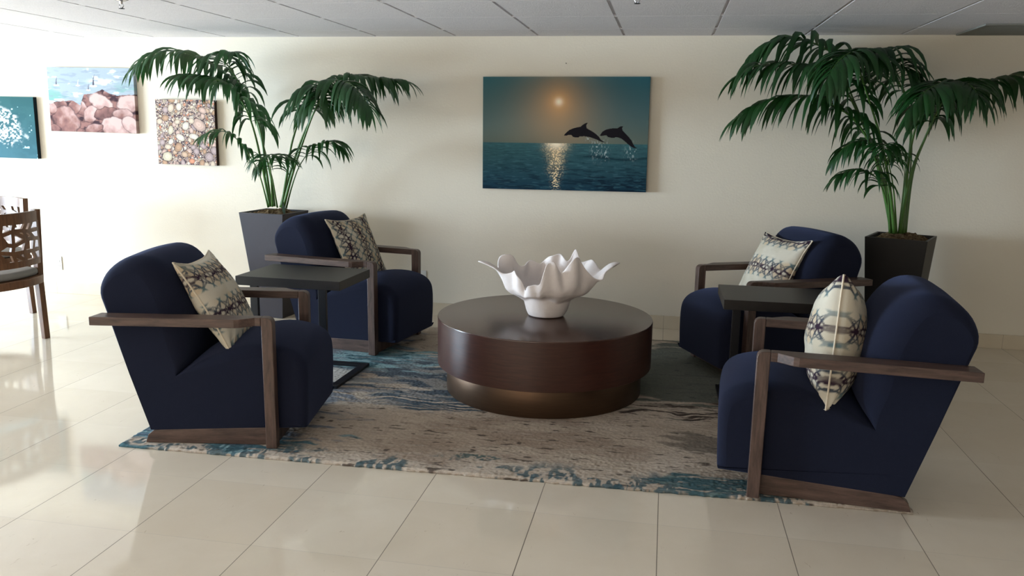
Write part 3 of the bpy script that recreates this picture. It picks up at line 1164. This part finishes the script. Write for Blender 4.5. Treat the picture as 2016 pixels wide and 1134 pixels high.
FRONDS_RIGHT = [
    ([[-0.051,0.01,0.807],[-0.117,0.03,1.1],[-0.217,0.05,1.365],[-0.309,0.07,1.553],[-0.376,0.07,1.69],[-0.441,0.05,1.825],[-0.513,0.03,1.922],[-0.631,0.01,1.984],[-0.769,-0.01,2.009],[-0.889,-0.01,1.986],[-0.983,-0.01,1.918]], 0.58, 0.3, 23),
    ([[-0.055,-0.03,0.811],[-0.159,-0.05,1.142],[-0.271,-0.07,1.403],[-0.374,-0.11,1.585],[-0.471,-0.15,1.727],[-0.587,-0.17,1.815],[-0.721,-0.19,1.835],[-0.852,-0.19,1.84],[-0.982,-0.19,1.83],[-1.076,-0.19,1.787]], 0.52, 0.28, 23),
    ([[-0.062,-0.01,0.809],[-0.142,-0.03,1.078],[-0.241,-0.07,1.329],[-0.36,-0.11,1.499],[-0.515,-0.13,1.607],[-0.665,-0.15,1.651],[-0.843,-0.15,1.637],[-0.973,-0.15,1.589],[-1.056,-0.15,1.538]], 0.4, 0.28, 27),
    ([[-0.06,-0.07,0.816],[-0.149,-0.15,1.16],[-0.241,-0.21,1.428],[-0.338,-0.27,1.639],[-0.416,-0.33,1.798],[-0.461,-0.43,1.881],[-0.528,-0.55,1.87],[-0.603,-0.63,1.808],[-0.646,-0.67,1.729]], 0.62, 0.24, 21),
    ([[0.003,0.01,0.809],[-0.006,0.01,1.105],[-0.008,-0.01,1.382],[-0.048,-0.03,1.603],[-0.128,-0.07,1.746],[-0.199,-0.13,1.849],[-0.27,-0.21,1.906],[-0.361,-0.31,1.914],[-0.436,-0.41,1.894]], 0.62, 0.26, 19),
    ([[0.015,0.01,0.809],[0.016,0.01,1.105],[0.003,-0.01,1.358],[-0.042,-0.05,1.578],[-0.113,-0.11,1.72],[-0.18,-0.15,1.836],[-0.162,-0.21,1.843],[-0.11,-0.25,1.782],[-0.083,-0.27,1.735]], 0.68, 0.2, 13),
    ([[0.027,0.03,0.808],[0.041,0.05,1.193],[0.1,0.05,1.434],[0.139,0.03,1.57],[0.178,0.01,1.692],[0.246,-0.01,1.746],[0.36,-0.01,1.747],[0.458,-0.01,1.775],[0.557,-0.01,1.796],[0.659,-0.01,1.776],[0.744,-0.01,1.72]], 0.5, 0.24, 27),
    ([[-0.004,-0.03,0.813],[-0.028,-0.09,1.16],[-0.034,-0.15,1.407],[-0.011,-0.21,1.575],[0.017,-0.27,1.678],[0.049,-0.37,1.718],[-0.019,-0.49,1.711],[-0.115,-0.59,1.661],[-0.19,-0.63,1.572]], 0.58, 0.24, 21),
    ([[-0.025,-0.05,0.815],[-0.018,-0.13,1.187],[0.023,-0.19,1.409],[0.057,-0.25,1.563],[0.092,-0.31,1.688],[0.121,-0.41,1.722],[0.144,-0.51,1.7],[0.16,-0.57,1.654]], 0.58, 0.26, 17),
    ([[-0.074,-0.03,0.811],[-0.133,-0.09,1.082],[-0.189,-0.13,1.257],[-0.267,-0.17,1.367],[-0.343,-0.19,1.39],[-0.426,-0.21,1.352],[-0.479,-0.21,1.29]], 0.5, 0.17, 15),
    ([[-0.074,-0.01,0.808],[-0.121,-0.05,1.004],[-0.19,-0.11,1.132],[-0.275,-0.17,1.201],[-0.374,-0.19,1.212],[-0.457,-0.21,1.173]], 0.47, 0.17, 13),
    ([[-0.043,-0.05,0.814],[-0.112,-0.15,1.087],[-0.178,-0.23,1.261],[-0.218,-0.31,1.358],[-0.255,-0.41,1.37],[-0.286,-0.51,1.337]], 0.58, 0.15, 10),
    ([[-0.02,-0.01,0.81],[-0.025,-0.03,1.107],[-0.037,-0.05,1.258],[-0.066,-0.09,1.308],[-0.124,-0.13,1.314],[-0.15,-0.15,1.289]], 0.7, 0.1, 5),
]


lp = build_palm((-2.858, 5.701, 0), -.10, FRONDS_LEFT, 'tall potted palm in grey tapered planter, beside the shell picture', MT['planter'], 5)
mb = MB()
leaflet(mb, np.array([.115, -.06, .775]), np.array([-.10, 0, 1.]), .10, .035, -.02, random.Random(3))
o = mb.obj('small_leaf', MT['pale_leaf'], lp, 180)
o['label'] = 'short pale green pointed leaf'
build_palm((1.5, 5.61, 0), -.427, FRONDS_RIGHT, 'tall potted palm in black tapered planter at the right', MT['planter_dark'], 9, .25)


# ================================================================ PICTURES
def canvas(name, w, h, depth, cx, cz, roll, paint, label, cat='picture', res=170, edge=None):
    nu = int(w * res * 2)
    nv = int(h * res * 2)
    u = np.linspace(0, 1, nu)
    v = np.linspace(0, 1, nv)
    U, V = np.meshgrid(u, v)
    cols = np.clip(paint(U, V), 0, 1).reshape(-1, 3)
    X = (U - .5) * w
    Z = (V - .5) * h
    front = np.stack([X, np.full(X.shape, -depth), Z], -1).reshape(-1, 3)
    i = np.arange(nu * nv).reshape(nv, nu)
    f = np.stack([i[:-1, :-1], i[:-1, 1:], i[1:, 1:], i[1:, :-1]], -1).reshape(-1, 4)
    ring = np.concatenate([i[0, :], i[1:, -1], i[-1, -2::-1], i[-2:0:-1, 0]])
    # wrapped sides get their own verts so their colour can differ
    n0 = len(front)
    m = len(ring)
    s1 = front[ring].copy()
    s2 = s1.copy()
    s2[:, 1] = 0
    ec = cols[ring] * .8 if edge is None else np.tile(edge, (m, 1))
    verts = np.concatenate([front, s1, s2])
    cc = np.concatenate([cols, ec, ec])
    side = [(n0 + k, n0 + m + k, n0 + m + (k + 1) % m, n0 + (k + 1) % m) for k in range(m)]
    o = mesh_obj(name, verts, f.tolist() + side + [tuple(n0 + m + k for k in range(m))[::-1]], MT['canvas'], cols=cc)
    o.location = (cx, WALL_Y - .002, cz)
    o.rotation_euler = (0, math.radians(roll), 0)
    tag(o, label, cat, 'canvas prints on the back wall')
    return o


DOLPHIN_A = [(770, 568), (776, 556), (790, 540), (815, 520), (850, 505), (880, 498), (905, 493), (925, 475), (945, 463), (962, 462), (950, 480), (955, 505), (1000, 530), (1030, 550), (1055, 572), (1072, 598), (1090, 608), (1114, 620),
             (1085, 616), (1068, 610), (1040, 597), (1010, 586), (985, 578), (940, 571), (900, 572), (890, 580), (865, 581), (845, 578), (832, 563), (805, 561), (790, 568)]
DOLPHIN_B = [(1063, 562), (1072, 548), (1085, 530), (1110, 515), (1150, 505), (1205, 502), (1225, 488), (1250, 485), (1240, 500), (1245, 520), (1265, 540), (1290, 565), (1320, 600), (1338, 635), (1350, 652), (1368, 660), (1345, 663), (1320, 652),
             (1300, 637), (1265, 607), (1240, 588), (1215, 578), (1190, 574), (1180, 582), (1155, 581), (1130, 574), (1115, 560), (1090, 564), (1075, 568)]


def paint_sunset(U, V):
    px, py = 90 + U * 1360, 1022 - V * 932
    hor = 632
    t_ = np.clip((py - 90) / (hor - 90), 0, 1)[..., None]
    sky = lin((52, 104, 112)) * (1 - t_) + lin((98, 108, 98)) * t_
    dx, dy = (px - 722), (py - 292)
    gl = np.exp(-(np.abs(dx) / 300) ** 1.7 - (np.abs(dy - 60) / 330) ** 2)
    sky = blend(sky, gl * .75, lin((186, 148, 108)))
    sky = blend(sky, sstep(700, 1450, px) * .35 * (1 - t_[..., 0]), lin((38, 92, 116)))
    r = np.sqrt(dx ** 2 + dy ** 2)
    sky = blend(sky, np.exp(-(r / 80) ** 1.4) * .85, lin((238, 176, 112)))
    sky = blend(sky, np.exp(-(r / 30) ** 2), lin((255, 242, 214)))
    s = np.clip((py - hor) / (1022 - hor), 0, 1)
    sea = lin((58, 98, 102)) * (1 - s[..., None]) + lin((22, 54, 72)) * s[..., None]
    w = fbm(px / (40 + 90 * s), py / (5 + 14 * s), 4, 3)
    sea = blend(sea, sstep(.5, .7, w) * (.25 + .45 * s), lin((14, 34, 50)))
    sea = blend(sea, sstep(.58, .75, fbm(px / 60, py / 8, 3, 7)) * .25, lin((84, 132, 138)))
    sea = blend(sea, sstep(900, 1000, px) * sstep(.54, .62, fbm(px / 55, py / 9, 3, 8)) * sstep(.45, .75, s) * .75, lin((12, 28, 44)))
    band = np.exp(-((py - 748 - 12 * np.sin(px / 90)) / 12) ** 2) * sstep(840, 1000, px)
    sea = blend(sea, band * .8, lin((18, 44, 56)))
    wid = 58 * (1 - s) ** 1.5 + 26 + 20 * (fbm(py / 30, py * 0, 2, 9) - .5)
    g = np.exp(-(np.abs(px - 706) / wid) ** 2)
    sp = vnoise(px / 8, py / 6, 12)
    sea = blend(sea, np.clip(g * 1.2, 0, 1) * sstep(.42 + .18 * s, .70, sp) * .95, lin((252, 226, 178)))
    sea = blend(sea, g * (1 - s) ** 2 * .7, lin((240, 205, 158)))
    sea = blend(sea, np.exp(-(np.abs(px - 706) / 60) ** 2) * (1 - sstep(0, .18, s)), lin((255, 240, 212)))
    c = np.where((py > hor)[..., None], sea, sky)
    for cx, cy, wx_, hy in ((1035, 670, 34, 75), (1110, 690, 26, 70), (975, 597, 18, 22), (1320, 690, 40, 60)):
        m = np.exp(-((px - cx) / wx_) ** 2 - ((py - cy) / hy) ** 2) * sstep(.55, .72, fbm(px / 9, py / 16, 3, 15))
        c = blend(c, m * .8, lin((196, 206, 204)))
    for P_ in (DOLPHIN_A, DOLPHIN_B):
        c[inpoly(px, py, P_)] = lin((26, 22, 26))
    return c


canvas('canvas_print', 1.19, .800, .038, -.735, 1.392, -.35, paint_sunset, 'sunset sea canvas with two leaping dolphins on the middle of the wall', res=210)


def paint_rocks(U, V):
    A = U * 1.5
    c = lin((158, 170, 180)) * np.ones(U.shape + (1,))
    c = blend(c, sstep(.85, .55, V) * sstep(.48, .6, fbm(A * 3, V * 10, 4, 3)), lin((122, 164, 158)))
    c = blend(c, sstep(.55, .7, fbm(A * 7, V * 34, 4, 4)) * .5, lin((132, 144, 158)))
    c = blend(c, sstep(.66, .76, fbm(A * 6, V * 20, 4, 5)) * .6, lin((228, 236, 240)))
    foam = np.exp(-((A - .95) / .17) ** 2 - ((V - .79) / .03) ** 2)
    c = blend(c, np.clip(foam * 1.6, 0, 1) * sstep(.35, .5, fbm(A * 14, V * 30, 3, 6)), lin((244, 246, 248)))
    dark, mid, lite = lin((62, 44, 50)), lin((142, 104, 98)), lin((204, 174, 168))
    skyl = np.interp(A[0], [0, .1, .25, .42, .55, .62, .78, .95, 1.05, 1.2, 1.5], [.42, .46, .48, .49, .42, .58, .60, .67, .62, .58, .60])
    rocks = V < skyl[None, :] + .015 * (fbm(A * 20, V * 0, 2, 8) - .5)
    cr = blend(np.ones(U.shape + (3,)) * mid, sstep(.45, .62, fbm(A * 6, V * 9, 4, 9)), dark)
    # boulders: (centre, radii, tilt, tone)
    for bx, by, rx, ry, an, k, sd in ((1.05, .62, .12, .07, .2, .35, 1), (.20, .42, .13, .12, -.3, .3, 2), (.92, .47, .30, .13, -.35, .95, 3), (1.35, .45, .22, .14, .1, 1.0, 4), (.55, .38, .14, .12, -.9, .6, 5),
                                      (.45, .40, .12, .16, -.7, .55, 6), (.72, .27, .11, .16, -.8, .75, 7), (1.0, .30, .22, .11, .25, .35, 8), (1.3, .28, .2, .10, 0, .6, 9),
                                      (.27, .17, .25, .24, -.5, .48, 10), (1.18, .09, .36, .15, -.12, .9, 11), (1.42, .12, .2, .13, -.6, .95, 12), (.75, .05, .2, .09, .2, .55, 13), (.06, .36, .08, .1, 0, .7, 14), (.08, .03, .12, .09, 0, .35, 15)):
        ca, sa = math.cos(an), math.sin(an)
        dx, dy = A - bx, V - by
        ex, ey = (dx * ca + dy * sa) / rx, (-dx * sa + dy * ca) / ry
        rr = np.sqrt(ex ** 2 + ey ** 2) + .75 * (fbm(A * 6 + sd, V * 6, 4, sd) - .5)
        m = 1 - sstep(.90, .96, rr)
        tone = np.clip(k + .55 * ey * .5 + .35 * (fbm(A * 11, V * 11 + sd, 4, sd + 30) - .5) * 2, 0, 1)
        col = np.where((tone < .5)[..., None], dark + (mid - dark) * (tone * 2)[..., None], mid + (lite - mid) * (tone * 2 - 1)[..., None])
        rim = sstep(.78, .94, rr)
        col = blend(col, rim * .8, lin((44, 32, 40)))
        cr = cr * (1 - m[..., None]) + col * m[..., None]
    c = np.where(rocks[..., None], cr, c)
    # gulls
    for gx, gy, s in ((.150, .72, 1.0), (.530, .72, .75), (.800, .72, 1.35), (.71, .655, .8)):
        body = ((A - gx) / (.05 * s)) ** 2 + ((V - gy + .0) / (.014 * s)) ** 2 < 1
        c[body] = lin((238, 232, 232))
        wing = [(gx - .012 * s, gy + .01), (gx + .012 * s, gy + .01), (gx + .010 * s, gy + .08 * s), (gx + .028 * s, gy + .14 * s), (gx + .002 * s, gy + .09 * s)]
        if s < .8: c[inpoly(A, V, wing)] = lin((222, 214, 216))
        else: c[inpoly(A, V, wing)] = lin((84, 80, 92))
    return c


canvas('canvas_print', .762, .500, .038, -4.512, 1.590, .55, paint_rocks, 'canvas print of gulls flying over pink coastal boulders')


def paint_shells(U, V):
    rng = random.Random(4)
    c = np.ones(U.shape + (3,)) * lin((74, 62, 72))
    c = blend(c, sstep(.45, .6, fbm(U * 60, V * 60, 3, 1)) * .8, lin((176, 152, 138)))
    c = blend(c, sstep(.62, .68, fbm(U * 80, V * 80, 2, 2)), lin((226, 208, 190)))
    tones = [lin(k) for k in ((226, 206, 184), (212, 182, 156), (236, 224, 208), (196, 160, 132), (220, 190, 176), (190, 170, 168), (228, 160, 130), (226, 214, 188))]

    def shell(cx, cy, a, b, an, col):
        nonlocal c
        k = max(a, b) * 1.3
        i0, i1 = int(max(0, (cy - k)) * (U.shape[0] - 1)), int(min(1, cy + k) * (U.shape[0] - 1)) + 1
        j0, j1 = int(max(0, (cx - k)) * (U.shape[1] - 1)), int(min(1, cx + k) * (U.shape[1] - 1)) + 1
        if i1 <= i0 or j1 <= j0: return
        u, v_ = U[i0:i1, j0:j1], V[i0:i1, j0:j1]
        ca, sa = math.cos(an), math.sin(an)
        dx, dy = u - cx, v_ - cy
        ex, ey = (dx * ca + dy * sa) / a, (-dx * sa + dy * ca) / b
        r = np.sqrt(ex ** 2 + ey ** 2) + .14 * (vnoise(u * 40, v_ * 40, 5) - .5)
        m = 1 - sstep(.9, 1.02, r)
        sh = 1 - .30 * sstep(.2, .95, r)
        rib = 1 - .14 * (np.sin(r * 16 + ex * 3) > .3)
        sub = c[i0:i1, j0:j1]
        out = 1 - sstep(1.0, 1.22, r)
        sub = blend(sub, out * .7, lin((58, 46, 56)))
        c[i0:i1, j0:j1] = sub * (1 - m[..., None]) + (col[None, None] * (sh * rib)[..., None]) * m[..., None]
    for _ in range(520):
        s = rng.uniform(.010, .030)
        shell(rng.random(), rng.random(), s, s * rng.uniform(.6, 1), rng.uniform(0, PI), tones[rng.randrange(8)] * rng.uniform(.7, 1.05))
    for _ in range(60):
        s = rng.uniform(.035, .062)
        shell(rng.random(), rng.random(), s, s * rng.uniform(.6, .95), rng.uniform(0, PI), tones[rng.randrange(6)])
    for x, y, a, b, an, k in ((.26, .87, .07, .05, 1.2, 0), (.40, .89, .06, .05, 1.4, 2), (.73, .62, .12, .085, -.6, 4), (.50, .60, .07, .055, 1.0, 2), (.60, .68, .05, .045, 0, 0), (.24, .53, .07, .045, 1.4, 7), (.40, .42, .08, .05, -.5, 2),
                              (.63, .44, .08, .045, -.2, 2), (.36, .27, .075, .06, .9, 3), (.16, .12, .085, .075, 0, 7), (.88, .13, .07, .07, 0, 5), (.18, .27, .06, .04, 0, 0), (.80, .84, .07, .045, -.5, 4), (.58, .06, .05, .04, 0, 6), (.36, .66, .05, .035, .3, 0)):
        shell(x, y, a, b, an, tones[k])
    return c


canvas('canvas_print', .500, .500, .038, -3.705, 1.352, .35, paint_shells, 'square canvas print of pale seashells, partly behind the left palm', res=230, edge=lin((58, 44, 38)))


def paint_surf(U, V):
    c = lin((46, 88, 90)) * (V[..., None]) + lin((62, 102, 114)) * (1 - V[..., None])
    c = blend(c, sstep(.5, .7, fbm(U * 5, V * 5, 4, 2)) * .3, lin((34, 74, 82)))
    d = np.sqrt(((U - .60) / .30) ** 2 + ((V - .50) / .34) ** 2) + .5 * (fbm(U * 7, V * 6, 4, 3) - .5) * 2
    c = blend(c, (1 - sstep(.7, 1.0, d)) * sstep(.40, .60, fbm(U * 44, V * 36, 4, 4)), lin((205, 208, 208)))
    c = blend(c, sstep(.80, .86, vnoise(U * 42, V * 30, 6)) * sstep(.6, .7, vnoise(U * 13, V * 11, 8)), lin((190, 226, 232)))
    return c


canvas('canvas_print', .78, .492, .038, -5.430, 1.366, .35, paint_surf, 'teal canvas print of white surf at the left edge of the wall', edge=lin((22, 32, 36)))

mb = MB()
mb.tube([(0, 0, 0), (0, -.012, .0), (0, -.016, .003)], .0022, 8)
o = mb.obj('wall_nail', MT['slot'], None, 60)
o.location = (-.738, WALL_Y + .001, 1.885)
tag(o, 'small bare nail in the wall above the dolphin canvas', 'nail')


# ================================================================ OUTLETS
def make_outlet():
    mb = MB()
    mb.box(-.035, .035, -.006, 0, -.057, .057, .002)
    root = mb.obj('outlet_cover', MT['plastic'])
    for z in (-.02, .02):
        m2 = MB()
        m2.box(-.016, .016, -.0085, -.0062, z - .013, z + .013, .001)
        r = m2.obj('receptacle', MT['plastic'], root)
        m3 = MB()
        m3.box(-.008, -.006, -.0092, -.0086, z - .005, z + .006)
        m3.box(.006, .008, -.0092, -.0086, z - .005, z + .006)
        m3.box(-.002, .002, -.0092, -.0086, z - .010, z - .007)
        m3.obj('slots', MT['slot'], r)
    return root


oc = make_outlet()
oc.location = (-4.968, WALL_Y - .001, .255)
tag(oc, 'white wall outlet between the lattice-back chair and the near left armchair', 'outlet', 'wall outlets low on the back wall')
o2 = copy_tree(oc)
o2.location = (-1.805, WALL_Y - .001, .288)
tag(o2, 'white wall outlet behind the armchair in front of the left palm', 'outlet', 'wall outlets low on the back wall')


# ================================================================ CEILING FITTINGS
def make_sprinkler():
    mb = MB()
    mb.rev([(.001, -.012), (.020, -.011), (.036, -.004), (.040, 0)], 24)
    root = mb.obj('fire_sprinkler', MT['chrome'], None, 60)
    mb = MB()
    mb.tube([(0, 0, -.010), (0, 0, -.026)], [.010, .007], 10)
    for s in (-1, 1):
        mb.tube([(s * .008, 0, -.024), (s * .013, 0, -.034), (s * .004, 0, -.046), (0, 0, -.048)], .0025, 6)
    mb.obj('yoke', MT['chrome'], root, 60)
    mb = MB()
    mb.rev([(.001, -.051), (.015, -.050), (.015, -.048), (.001, -.047)], 18)
    mb.obj('deflector', MT['slot'], root, 60)
    return root


sp = make_sprinkler()
sp.location = (-2.945, 4.19, CEIL - .0005)
tag(sp, 'chrome fire sprinkler on the ceiling above the left picture group', 'sprinkler', 'ceiling fire sprinklers')
s3 = copy_tree(sp)
s3.location = (-.180, 4.19, CEIL - .0005)
tag(s3, 'chrome fire sprinkler on the ceiling above the dolphin canvas, its tip showing', 'sprinkler', 'ceiling fire sprinklers')

vt = empty('ceiling_vent', (2.12, 5.69, CEIL))
mb = MB()
for x0, x1, y0, y1 in ((-.33, .33, -.26, -.235), (-.33, .33, .235, .26), (-.33, -.305, -.235, .235), (.305, .33, -.235, .235)):
    mb.box(x0, x1, y0, y1, -.010, -.001)
mb.obj('frame', MT['vent'], vt)
mb = MB()
for k in range(16):
    y = -.225 + k * .03
    mb.add([(-.304, y, -.002), (.304, y, -.002), (.304, y + .018, -.010), (-.304, y + .018, -.010),
            (-.304, y, -.001), (.304, y, -.001), (.304, y + .018, -.009), (-.304, y + .018, -.009)], [(0, 1, 2, 3), (7, 6, 5, 4), (0, 3, 7, 4), (1, 5, 6, 2), (2, 6, 7, 3), (0, 4, 5, 1)])
mb.obj('louvers', MT['vent'], vt)
tag(vt, 'dark grey louvered air vent in the ceiling above the right palm', 'vent')


# ================================================================ LATTICE-BACK DINING CHAIRS
def make_dining():
    """local: +x is where the sitter faces, back at x = 0; z from the floor"""
    root = empty('dining_chair', (0, 0, 0))
    hw = .27

    def arc(y):
        return -.020 - .085 * (1 - (y / hw) ** 2)
    # rear posts, splayed at the foot
    for s in (-1, 1):
        pl = [(-.024, 0), (.008, 0), (.028, .38), (.004, .86), (-.036, .86), (-.012, .38)]
        mb = MB()
        mb.prism(pl, lambda u, v_, w: (u, w, v_), s * hw, s * (hw - .040))
        bevel_mod(mb.obj('leg', MT['dining_wood'], root), .002)
        mb = MB()
        mb.box(.565, .605, s * (hw - .040), s * hw, 0, .385)
        bevel_mod(mb.obj('leg', MT['dining_wood'], root), .002)
    ys = np.linspace(-hw + .034, hw - .034, 25)

    def band(z0, z1, th):
        m = MB()
        for a, b in zip(ys[:-1], ys[1:]):
            xa, xb = arc(a), arc(b)
            m.add([(xa, a, z0), (xb, b, z0), (xb, b, z1), (xa, a, z1), (xa + th, a, z0), (xb + th, b, z0), (xb + th, b, z1), (xa + th, a, z1)],
                  [(0, 3, 2, 1), (4, 5, 6, 7), (0, 1, 5, 4), (3, 7, 6, 2), (0, 4, 7, 3), (1, 2, 6, 5)])
        return m
    band(.785, .855, .022).obj('top_rail', MT['dining_wood'], root, 40)
    band(.515, .555, .022).obj('lower_rail', MT['dining_wood'], root, 40)
    # irregular lattice between the rails
    rng = random.Random(12)
    cells = []
    ny_, nz_ = 6, 4
    pts = {}
    for i in range(ny_ + 1):
        for j in range(nz_ + 1):
            y = -hw + .034 + (2 * hw - .068) * i / ny_
            z = .55 + .24 * j / nz_
            if 0 < i < ny_: y += rng.uniform(-.024, .024)
            if 0 < j < nz_: z += rng.uniform(-.018, .018)
            y += (.018 if j % 2 else -.018) if 0 < i < ny_ else 0
            pts[i, j] = (y, z)
    m = MB()

    def bar(a, b, w=.0120):
        dy, dz = b[0] - a[0], b[1] - a[1]
        L_ = math.hypot(dy, dz)
        ny1, nz1 = -dz / L_ * w, dy / L_ * w
        k = 4
        for q in range(k):
            y0, z0 = a[0] + dy * q / k, a[1] + dz * q / k
            y1, z1 = a[0] + dy * (q + 1) / k, a[1] + dz * (q + 1) / k
            c4 = [(y0 - ny1, z0 - nz1), (y1 - ny1, z1 - nz1), (y1 + ny1, z1 + nz1), (y0 + ny1, z0 + nz1)]
            vs = [(arc(y) + .002, y, z) for y, z in c4] + [(arc(y) + .020, y, z) for y, z in c4]
            m.add(vs, [(0, 3, 2, 1), (4, 5, 6, 7), (0, 1, 5, 4), (3, 7, 6, 2), (0, 4, 7, 3), (1, 2, 6, 5)])
    for i in range(ny_ + 1):
        for j in range(nz_ + 1):
            if j < nz_: bar(pts[i, j], pts[i, j + 1])
            if i < ny_ and 0 < j < nz_: bar(pts[i, j], pts[i + 1, j])
            if i < ny_ and j < nz_ and (i * 3 + j) % 2 == 0 and rng.random() < .6: bar(pts[i, j], pts[i + 1, j + 1])
    m.obj('lattice', MT['dining_wood'], root)
    # seat frame and cushion
    out = [(arc(y) - .010, y) for y in ys] + [(.605, hw - .002), (.615, 0), (.605, -hw + .002)]
    m = MB()
    m.prism(out, lambda u, v_, w: (u, v_, w), .385, .435)
    bevel_mod(m.obj('seat_frame', MT['dining_wood'], root), .003)
    m = MB()
    cu = [(arc(y) * .9 + .012, y * .96) for y in ys] + [(.58, hw - .02), (.615, .12), (.615, -.12), (.58, -hw + .02)]
    m.prism(cu, lambda u, v_, w: (u, v_, w), .436, .485)
    o = m.obj('seat_cushion', MT['grey_fabric'], root, 180)
    bevel_mod(o, .02, 4)
    return root


dc = make_dining()
A1 = math.radians(171)
# right rear post stands at (-4.0, 4.68)
rv = Vector((math.sin(A1), -math.cos(A1), 0))
dc.location = Vector((-4.010, 4.675, 0)) - rv * .262
dc.rotation_euler = (0, 0, A1)
tag(dc, 'brown lattice-back dining chair with grey cushion at the left edge, in front', 'dining chair', 'lattice-back dining chairs at the left edge')
d2 = copy_tree(dc)
A2 = math.radians(256)
lv = Vector((-math.sin(A2), math.cos(A2), 0))
d2.location = Vector((-4.625, 5.28, 0)) - lv * .262
d2.rotation_euler = (0, 0, A2)
tag(d2, 'lattice-back dining chair farther back at the left edge, mostly hidden', 'dining chair', 'lattice-back dining chairs at the left edge')
